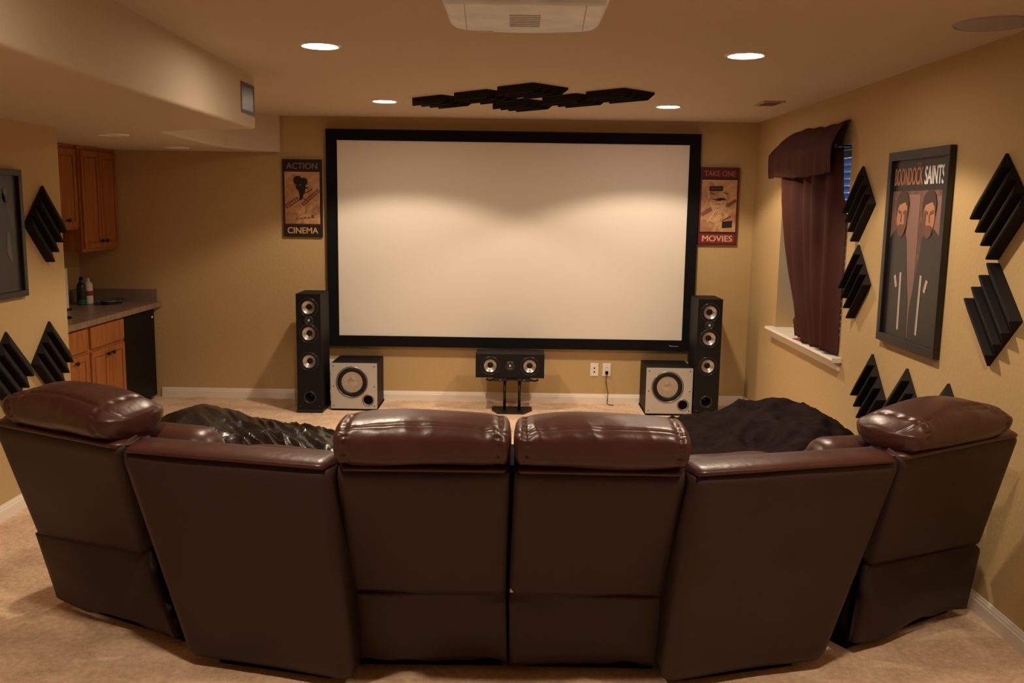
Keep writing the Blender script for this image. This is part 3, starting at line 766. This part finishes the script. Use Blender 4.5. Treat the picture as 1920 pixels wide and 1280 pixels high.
bm = box(XA+.002-XB, .045, 0, YB-.002-5.56, 0, .045)
ct = obj('worktop', bm, M['counter'], ctp, bevel=.004)
bm = bmesh.new()
y_ = 0.0
while y_ < 2.28:
    bx(bm, XA+.012-XB, .0462, y_+.149, y_+.152, -.001, .0456); y_ += .1525
bx(bm, -.30, -.297, 0, 2.29, .045, .0456); bx(bm, -.1525, -.1495, 0, 2.29, .045, .0456); bx(bm, -.455, -.452, 0, 2.29, .045, .0456)
obj('grout_lines', bm, M['grout'], ct)
sk = obj('sink', lathe(bmesh.new(), [(.17, .0456), (.165, .049), (.155, .047), (.15, .0455), (0, .0455)], 32, 'z', (-.30, 1.02, 0)), M['dark'], ctp, True)
bm = bmesh.new(); bx(bm, XA+.002-XB, XA+.014-XB, 0, 2.29, .0455, .15); bx(bm, XA+.015-XB, .01, 2.284, 2.297, .0455, .15)
obj('backsplash', bm, M['counter'], ctp, bevel=.002)
bm = bmesh.new(); [bx(bm, -.6+k*.1525, -.597+k*.1525, 2.2832, 2.2845, .046, .15) for k in range(4)]
obj('splash_grout', bm, M['grout'], ctp)
bm = tube(bmesh.new(), [(-.50, .93, .046), (-.50, .93, .12), (-.49, .93, .165), (-.46, .93, .18), (-.42, .93, .165), (-.41, .93, .13)], .009, 10)
obj('faucet', bm, M['knob'], ctp, True)
fr = thing('mini_fridge', 'black mini fridge under the counter by the back wall', 'fridge', (-3.70, 7.175, 0))
obj('body', box(0, .50, 0, .62, .02, .79), M['fridge'], fr, bevel=.006)
dr = obj('door', box(.508, .56, 0, .62, .03, .79), M['fridge'], fr, bevel=.008)
obj('badge', box(.5602, .562, .555, .585, .715, .73), M['white'], dr)
bm = bmesh.new()
for a_ in (.04, .46):
    for c_ in (.04, .58): lathe(bm, [(0, 0), (.015, 0), (.015, .02), (0, .02)], 12, 'z', (a_, c_, 0))
obj('feet', bm, M['rubber'], fr)
ZC = .802+.0456
t = thing('paper_towel_roll', 'white paper towel roll standing upright on the bar counter', 'paper towels', (-3.60, 7.12, ZC))
obj('base', lathe(bmesh.new(), [(0, 0), (.075, 0), (.075, .008), (0, .010)], 24, 'z'), M['knob'], t)
obj('roll', lathe(bmesh.new(), [(.02, .011), (.052, .011), (.054, .02), (.054, .325), (.052, .33), (.02, .33), (.02, .011)], 32, 'z'), M['paper'], t, True)
obj('rod', lathe(bmesh.new(), [(0, .01), (.008, .01), (.008, .35), (.012, .357), (0, .365)], 12, 'z'), M['knob'], t, True)
def bottle(name, label, loc, prof, m, lab_m, z0_, z1_, r, capm):
    t = thing(name, label, 'bottle', loc, group='bottles on the bar')
    obj('body', lathe(bmesh.new(), prof, 24, 'z'), m, t, True)
    obj('label', lathe(bmesh.new(), [(r+.0006, z0_), (r+.0006, z1_)], 24, 'z'), lab_m, t, True)
    obj('cap', lathe(bmesh.new(), [(.014, prof[-1][1]-.001), (.015, prof[-1][1]+.02), (0, prof[-1][1]+.022)], 16, 'z'), capm, t, True)
bottle('bottle', 'dark glass bottle with green base label on bar counter', (-3.62, 7.50, ZC), [(0, 0), (.036, 0), (.037, .01), (.037, .15), (.03, .175), (.016, .19), (.015, .21)], M['glassj'], M['greenlabel'], .005, .045, .0372, M['dark'])
bottle('bottle', 'white bottle with red label beside the dark bottle', (-3.60, 7.58, ZC), [(0, 0), (.034, 0), (.035, .008), (.035, .16), (.028, .178), (.014, .185), (.014, .195)], M['white'], M['redlabel'], .07, .11, .0352, M['trimw'])
t = thing('foil_tray', 'shallow silver foil tray on the counter near back wall', 'tray', (-3.42, 7.62, ZC))
bm = bmesh.new()
nb = 24
for (r0, z0_), (r1, z1_) in zip([(0.001, 0), (.07, 0), (.09, .03), (.10, .032)], [(.07, 0), (.09, .03), (.10, .032), (.101, .028)]):
    A = [bm.verts.new((r0*math.cos(2*PI*k/nb)*1.0, r0*1.55*math.sin(2*PI*k/nb), z0_+.002)) for k in range(nb)]
    C = [bm.verts.new((r1*math.cos(2*PI*k/nb)*1.0, r1*1.55*math.sin(2*PI*k/nb), z1_+.002)) for k in range(nb)]
    for k in range(nb): bm.faces.new((A[k], A[(k+1) % nb], C[(k+1) % nb], C[k]))
bmesh.ops.remove_doubles(bm, verts=bm.verts[:], dist=.0005)
o = obj('dish', bm, M['foil'], t, True); sd = o.modifiers.new('s', 'SOLIDIFY'); sd.thickness = .002
# switch to bags, sofa
def fbm(p, o=4):
    v = 0; a = 1
    for _ in range(o): v += a*noise.noise(p); p = p*2.03; a *= .5
    return v
def ridged(p): return 1-abs(noise.noise(p))*2

def bag(name, label, loc, rx, ry, prof_fn, m, wr, seed, style):
    """closed soft bag: a dome whose height follows prof_fn(x,y), with folds"""
    bm = bmesh.new(); NU, NV = 320, 130
    off = Vector((seed*3.1, seed*1.7, seed))
    rows = []
    for j in range(NV+1):
        ph = PI*j/NV
        row = []
        for i in range(NU):
            th = 2*PI*i/NU
            cx_, sx_ = math.cos(th), math.sin(th)
            sph = math.sin(ph)**.72 if 0 < j < NV else 0
            e = 1+.08*noise.noise(Vector((cx_*1.3, sx_*1.3, seed)))
            x = rx*e*cx_*sph; y = ry*e*sx_*sph
            hh = prof_fn(x/rx, y/ry)
            c = math.cos(ph)
            z = hh*(.5+.5*(abs(c)**.8)*(1 if c > 0 else -1))
            if c < 0: z = max(0.0, z-.02)
            p = Vector((x, y, z))
            n_ = Vector((x/rx**2, y/ry**2, (z-hh*.5)/(hh*.5)**2+1e-4)).normalized()
            if z > .02:
                if style == 'vinyl':
                    q = Vector((x*9+y*6+z*2, y*2.2-x*1.3, z*3))+off
                    d = wr*(ridged(q+Vector((noise.noise(q*.6)*1.4, noise.noise(q*.6+off)*1.4, 0)))-.45)+wr*.55*(ridged(q*2.1+off)-.5)
                    d *= 0.12+.88*min(1, max(0, (x/rx+.55)*2.2))
                else:
                    q = Vector((x*4.2, y*3.4, z*5.0))+off
                    d = wr*(ridged(q)-.5)+wr*.4*(ridged(q*2.6)-.5)+wr*.3*noise.noise(q*.7)
                p += n_*d*min(1, z/.06)
            row.append(p)
            if j in (0, NV): break
        rows.append(row)
    V = [[bm.verts.new(p) for p in r] for r in rows]
    for a_, c_ in zip(V, V[1:]):
        for k in range(NU):
            k2 = (k+1) % NU
            if len(a_) == 1: bm.faces.new((a_[0], c_[k], c_[k2]))
            elif len(c_) == 1: bm.faces.new((a_[k], c_[0], a_[k2]))
            else: bm.faces.new((a_[k], c_[k], c_[k2], a_[k2]))
    for v in bm.verts: v.co.z = max(0.001, v.co.z)
    o = obj(name, bm, m, None, True); o.location = loc
    return props(o, label, 'beanbag')
bag('bean_bag', 'shiny black vinyl beanbag slumped on the floor left of center', (-1.42, 5.05, 0), .78, .60,
    lambda u, v: pw([(-1.1, .46), (-.75, .56), (-.55, .57), (-.35, .50), (-.2, .44), (.3, .38), (.6, .32), (1.1, .28)], max(-1.1, min(1.1, u)))*(1-.10*v*v), M['bagvinyl'], .030, 4.2, 'vinyl')
bag('bean_bag', 'huge matte charcoal cloth beanbag on the floor by right wall', (1.20, 5.0, 0), .76, .66,
    lambda u, v: pw([(-1.1, .34), (-.6, .44), (-.42, .47), (-.1, .50), (.12, .57), (.3, .62), (.6, .63), (.85, .60), (1.1, .50)], max(-1.1, min(1.1, u)))*(1-.06*v*v), M['bagcloth'], .046, 9.4, 'cloth')

# ------------------------------------------------------------------ sectional sofa
sofa = thing('sectional_sofa', 'curved dark brown leather reclining sectional sofa seen from behind', 'sofa', (0, 3.1, 0))
SO = Vector((0, 3.1, 0))
ZT = .90
def shell(name, corners, th, m, parent, bevel=.02, nu=26, nv=26, bulge=.006, seed=0, hem=0.0, sag=None, rb=True):
    """slab whose rear face (towards the photographer) spans 4 corners bl, br, tr, tl; thickness goes forward"""
    bl_, br_, tr_, tl_ = [Vector(c) for c in corners]
    nrm = (br_-bl_).cross(tl_-bl_).normalized()     # points to the viewer's side or away
    if nrm.y > 0: nrm = -nrm
    bm = bmesh.new(); G = {}
    for s_ in (0, 1):
        for j in range(nv+1):
            for i in range(nu+1):
                u, v = i/nu, j/nv
                p = bl_.lerp(br_, u).lerp(tl_.lerp(tr_, u), v)
                # bulge and soft rounding at the rim
                e = min(u, 1-u)*(br_-bl_).length; f_ = min(v, 1-v)*(tl_-bl_).length
                rd = min(1, e/bevel) if bevel else 1; re = (min(1, f_/bevel) if (rb or v > .5) else 1) if bevel else 1
                pull = bevel*(1-math.sqrt(max(0, 1-(1-rd)**2)))+bevel*(1-math.sqrt(max(0, 1-(1-re)**2)))
                bul = bulge*math.sin(PI*u)*math.sin(PI*v)+bulge*.9*noise.noise(Vector((u*2.3+seed, v*2.7, seed*1.3)))*min(1, e/.05)
                if sag: bul += sag(u, v)
                if s_ == 0: q = p+nrm*(bul-pull)
                else: q = p-nrm*(th-pull*.5)
                if hem and j == 0: q.z += hem*math.sin(u*PI*3+seed)*.5+hem*noise.noise(Vector((u*5, seed, 0)))
                G[s_, i, j] = bm.verts.new(q-SO)
    for j in range(nv):
        for i in range(nu):
            bm.faces.new((G[0, i, j], G[0, i+1, j], G[0, i+1, j+1], G[0, i, j+1])); bm.faces.new((G[1, i, j], G[1, i, j+1], G[1, i+1, j+1], G[1, i+1, j]))
    for i in range(nu):
        bm.faces.new((G[0, i, 0], G[1, i, 0], G[1, i+1, 0], G[0, i+1, 0])); bm.faces.new((G[0, i, nv], G[0, i+1, nv], G[1, i+1, nv], G[1, i, nv]))
    for j in range(nv):
        bm.faces.new((G[0, 0, j], G[0, 0, j+1], G[1, 0, j+1], G[1, 0, j])); bm.faces.new((G[0, nu, j], G[1, nu, j], G[1, nu, j+1], G[0, nu, j+1]))
    return obj(name, bm, m, parent, True)
def roll(name, a, b_, r, m, parent, depth):
    """padded leather roll along the top edge from a to b_ : rounded rectangle section"""
    a, b_ = Vector(a), Vector(b_); ax_ = (b_-a).normalized(); fw_ = Vector((-ax_.y, ax_.x, 0)).normalized()
    if fw_.y < 0: fw_ = -fw_
    bm = bmesh.new(); N = 30; K = 20; rings = []
    L_ = (b_-a).length
    for i in range(N+1):
        u = i/N; c = a.lerp(b_, u)
        e = min(u, 1-u)*L_; q = math.sqrt(max(0.02, 1-(1-min(1, e/.022))**2))
        wob = 1+.05*noise.noise(Vector((u*6, a.x*3, 0)))
        ring = []
        for k in range(K):
            t_ = 2*PI*k/K; cx_ = abs(math.cos(t_))**.8*(1 if math.cos(t_) > 0 else -1); sz_ = abs(math.sin(t_))**1.0*(1 if math.sin(t_) > 0 else -1)
            p = c+fw_*(depth/2+cx_*depth/2*(.3+.7*q))+Vector((0, 0, sz_*r*q*wob))
            ring.append(bm.verts.new(p-SO))
        rings.append(ring)
    for A, C in zip(rings, rings[1:]):
        for k in range(K): bm.faces.new((A[k], A[(k+1) % K], C[(k+1) % K], C[k]))
    bm.faces.new(rings[0][::-1]); bm.faces.new(rings[-1])
    return obj(name, bm, m, parent, True)
def headrest(a, b_, z0_, h, dep, back, parent, seed, wide=0.0, shift=0.0, droop=.30, endr=.03, pq=.72, de=2.4):
    """puffy head cushion above the edge a-b"""
    a, b_ = Vector(a), Vector(b_); ax_ = (b_-a).normalized(); ax_.z = 0; ax_.normalize(); fw_ = Vector((-ax_.y, ax_.x, 0))
    if fw_.y < 0: fw_ = -fw_
    L_ = (b_-a).length+wide; mid = (a+b_)/2+ax_*shift; mid.z = 0
    bm = bmesh.new(); N = 110; K = 84; rings = []
    for i in range(N+1):
        u = i/N; x = (u-.5)*L_
        e = min(u, 1-u)*L_
        q = (1-(1-min(1, e/endr))**2.2)**(1/2.2) if e < endr else 1
        crown = 1-droop*abs(2*u-1)**de
        ring = []
        for k in range(K):
            t_ = 2*PI*k/K; c_, s_ = math.cos(t_), math.sin(t_)
            sgn = lambda v_: (1 if v_ > 0 else -1)
            yy = sgn(c_)*abs(c_)**pq*dep/2; zz = sgn(s_)*abs(s_)**pq*h/2
            zz = zz*(crown if zz > 0 else 1)
            # seam groove running along the upper rear, and puckers near it and near the ends
            ang = math.degrees(t_) % 360
            seam = math.exp(-((ang-132)/2.6)**2)
            near_s = math.exp(-((ang-140)/26)**2)
            wrk = ridged(Vector((x*13+seed*5, math.sin(t_)*.8, seed)))-.55
            endp = math.exp(-((e-endr-.012)/.012)**2)
            pk = math.sin(t_*19+seed)*.0035*endp-.006*endp
            d = -.008*seam+.026*wrk*near_s*max(0, .30+1.3*noise.noise(Vector((x*6, seed, 3))))+.009*noise.noise(Vector((x*4.5, c_*1.2+seed, s_*1.2)))+pk
            p = mid+ax_*x+fw_*(back+dep/2+yy*(.35+.65*q))+Vector((0, 0, z0_+h/2+zz*(.25+.75*q)))
            dirv = (fw_*c_+Vector((0, 0, s_))).normalized()
            p += dirv*d
            ring.append(bm.verts.new(p-SO))
        rings.append(ring)
    for A, C in zip(rings, rings[1:]):
        for k in range(K): bm.faces.new((A[k], A[(k+1) % K], C[(k+1) % K], C[k]))
    bm.faces.new(rings[0][::-1]); bm.faces.new(rings[-1])
    return obj('headrest', bm, M['leather'], parent, True)
# modules: tl, tr, bottoms, break line, kind
MODS = [
 dict(k='recl', tl=(-1.955, 3.29), tr=(-1.345, 2.975), ml=(-1.97, 3.57), mr=(-1.43, 3.36), bl=(-1.93, 3.63), br=(-1.285, 3.27)),
 dict(k='wedge', tl=(-1.325, 2.945), tr=(-.585, 2.775), bl=(-1.20, 3.16), br=(-.575, 3.00)),
 dict(k='recl', tl=(-.560, 2.77), tr=(-.012, 2.78), ml=(-.585, 3.05), mr=(-.022, 3.05), bl=(-.585, 3.14), br=(-.014, 3.14)),
 dict(k='recl', tl=(.002, 2.775), tr=(.545, 2.77), ml=(-.010, 3.05), mr=(.552, 3.05), bl=(-.006, 3.14), br=(.552, 3.14)),
 dict(k='wedge', tl=(.565, 2.765), tr=(1.310, 2.975), bl=(.555, 3.03), br=(1.18, 3.21)),
 dict(k='recl', tl=(1.325, 2.995), tr=(1.925, 3.365), ml=(1.385, 3.36), mr=(1.965, 3.64), bl=(1.335, 3.32), br=(1.945, 3.69)),
]
for n_, d in enumerate(MODS):
    P = lambda q, z: (q[0], q[1], z)
    zt = ZT-.032
    if d['k'] == 'recl':
        zm = .35
        bk = shell('back_panel', (P(d['ml'], zm), P(d['mr'], zm), P(d['tr'], zt), P(d['tl'], zt)), .13, M['vinyl'], sofa, .012, seed=n_+.7, rb=False)
        tuck = (lambda s: (lambda u, v: -.030*math.exp(-((v-.97)/.05)**2)*(1-u if s else u)**6+.012*math.sin(u*7+s)*(1-v)))(n_ in (3,))
        shell('skirt', (P(d['bl'], .05), P(d['br'], .05), P(d['mr'], zm+.001), P(d['ml'], zm+.001)), .030, M['vinyl'], bk, 0, 30, 20, .014, n_+3.3, hem=.018, sag=tuck)
        if n_ in (2, 3): headrest(P(d['tl'], 0), P(d['tr'], 0), .893, .158, .28, -.052, bk, n_+1.0, .016, -.004 if n_ == 2 else .004, .34)
        else: headrest(P(d['tl'], 0), P(d['tr'], 0), .882 if n_ == 0 else .876, .178 if n_ == 0 else .166, .27, -.035, bk, n_+1.0, -.075, .040 if n_ == 0 else -.040, .68, .07, .92, 2.1)
    else:
        bk = shell('back_panel', (P(d['bl'], .035), P(d['br'], .035), P(d['tr'], zt), P(d['tl'], zt)), .13, M['vinyl'], sofa, .012, seed=n_+.2, bulge=.008)
    roll('top_roll', P(d['tl'], ZT-.016), P(d['tr'], ZT-.016), .019, M['leather'], bk, .160)
def gap_filler(x0, x1):  # black filler added behind the center joint so the gap reads dark
    obj('gap_filler', prism(bmesh.new(), [(y-SO.y, z) for y, z in ((2.93, .86), (3.2, .86), (3.45, .62), (3.75, .52), (3.75, .08), (3.20, .08), (3.17, .38))], x0, x1, 'x'), M['base'], sofa)
gap_filler(-.032, .018)
# inner cushions, seats and bases under the backs
def fwd(d):
    a, b_ = Vector((*d['tl'], 0)), Vector((*d['tr'], 0)); ax_ = (b_-a).normalized(); f_ = Vector((-ax_.y, ax_.x, 0))
    return ax_, (f_ if f_.y > 0 else -f_)
def puff(name, c, ax_, f_, L_, D_, h, m, parent, seed, pw_=.5):
    bm = bmesh.new(); N, K = 40, 32; rings = []
    for i in range(N+1):
        u = -1+2*i/N; q = max(0.02, (1-abs(u)**5))**.5
        ring = []
        for k in range(K):
            t_ = 2*PI*k/K; c_, s_ = math.cos(t_), math.sin(t_); g = lambda v_: (1 if v_ > 0 else -1)*abs(v_)**pw_
            p = c+ax_*(u*L_/2)+f_*(g(c_)*D_/2*q)+Vector((0, 0, g(s_)*h/2*q))
            p += Vector((0, 0, 1))*.012*noise.noise(p*5+Vector((seed, 0, 0)))
            ring.append(bm.verts.new(p-SO))
        rings.append(ring)
    for A, C in zip(rings, rings[1:]):
        for k in range(K): bm.faces.new((A[k], A[(k+1) % K], C[(k+1) % K], C[k]))
    bm.faces.new(rings[0][::-1]); bm.faces.new(rings[-1])
    return obj(name, bm, m, parent, True)
for n_, d in enumerate(MODS):
    ax_, f_ = fwd(d)
    bm_ = (Vector((*d['bl'], 0))+Vector((*d['br'], 0)))/2
    W_ = (Vector(d['br'])-Vector(d['bl'])).length
    shrink = .93 if d['k'] == 'recl' else .70
    # black mechanism housing close to the floor
    mtx = Matrix.Translation(bm_-SO) @ Matrix(((ax_.x, f_.x, 0, 0), (ax_.y, f_.y, 0, 0), (0, 0, 1, 0), (0, 0, 0, 1)))
    obj('base_frame', box(-W_*shrink/2, W_*shrink/2, .06, .72, 0, .30, mtx=mtx), M['base'], sofa)
    puff('seat_cushion', bm_+f_*.50+Vector((0, 0, .37)), ax_, f_, W_*(1.02 if d['k'] == 'recl' else .80), .58, .17, M['leather'], sofa, n_, .5)
    top = (Vector((*d['tl'], 0))+Vector((*d['tr'], 0)))/2
    puff('back_cushion', top+f_*.46+Vector((0, 0, .60)), ax_, f_, W_*(1.03 if d['k'] == 'recl' else .90), .22, .40, M['leather'], sofa, n_+9, .6)
for s_, d in ((-1, MODS[0]), (1, MODS[5])):
    ax_, f_ = fwd(d)
    e = Vector((*(d['bl'] if s_ < 0 else d['br']), 0))
    # side arm beyond the end seat
    puff('armrest', e+f_*.42-ax_*s_*.02+Vector((0, 0, .30)), f_, ax_, .66, .15, .58, M['leather'], sofa, 20+s_, .45)
for px_, ins, s_ in ((345, 818, -1), (1572, 838, 1)):
    c = Vector((s_*1.235, 3.235, .775))
    d = MODS[1] if s_ < 0 else MODS[4]; ax_, f_ = fwd(d)
    puff('lumbar_cushion', c, ax_, f_, .34, .22, .25, M['leather'], sofa, 31+s_, .8)
obj('care_tag', box(-.006, .004, -.052, -.050, .36, .395), M['paper'], sofa)
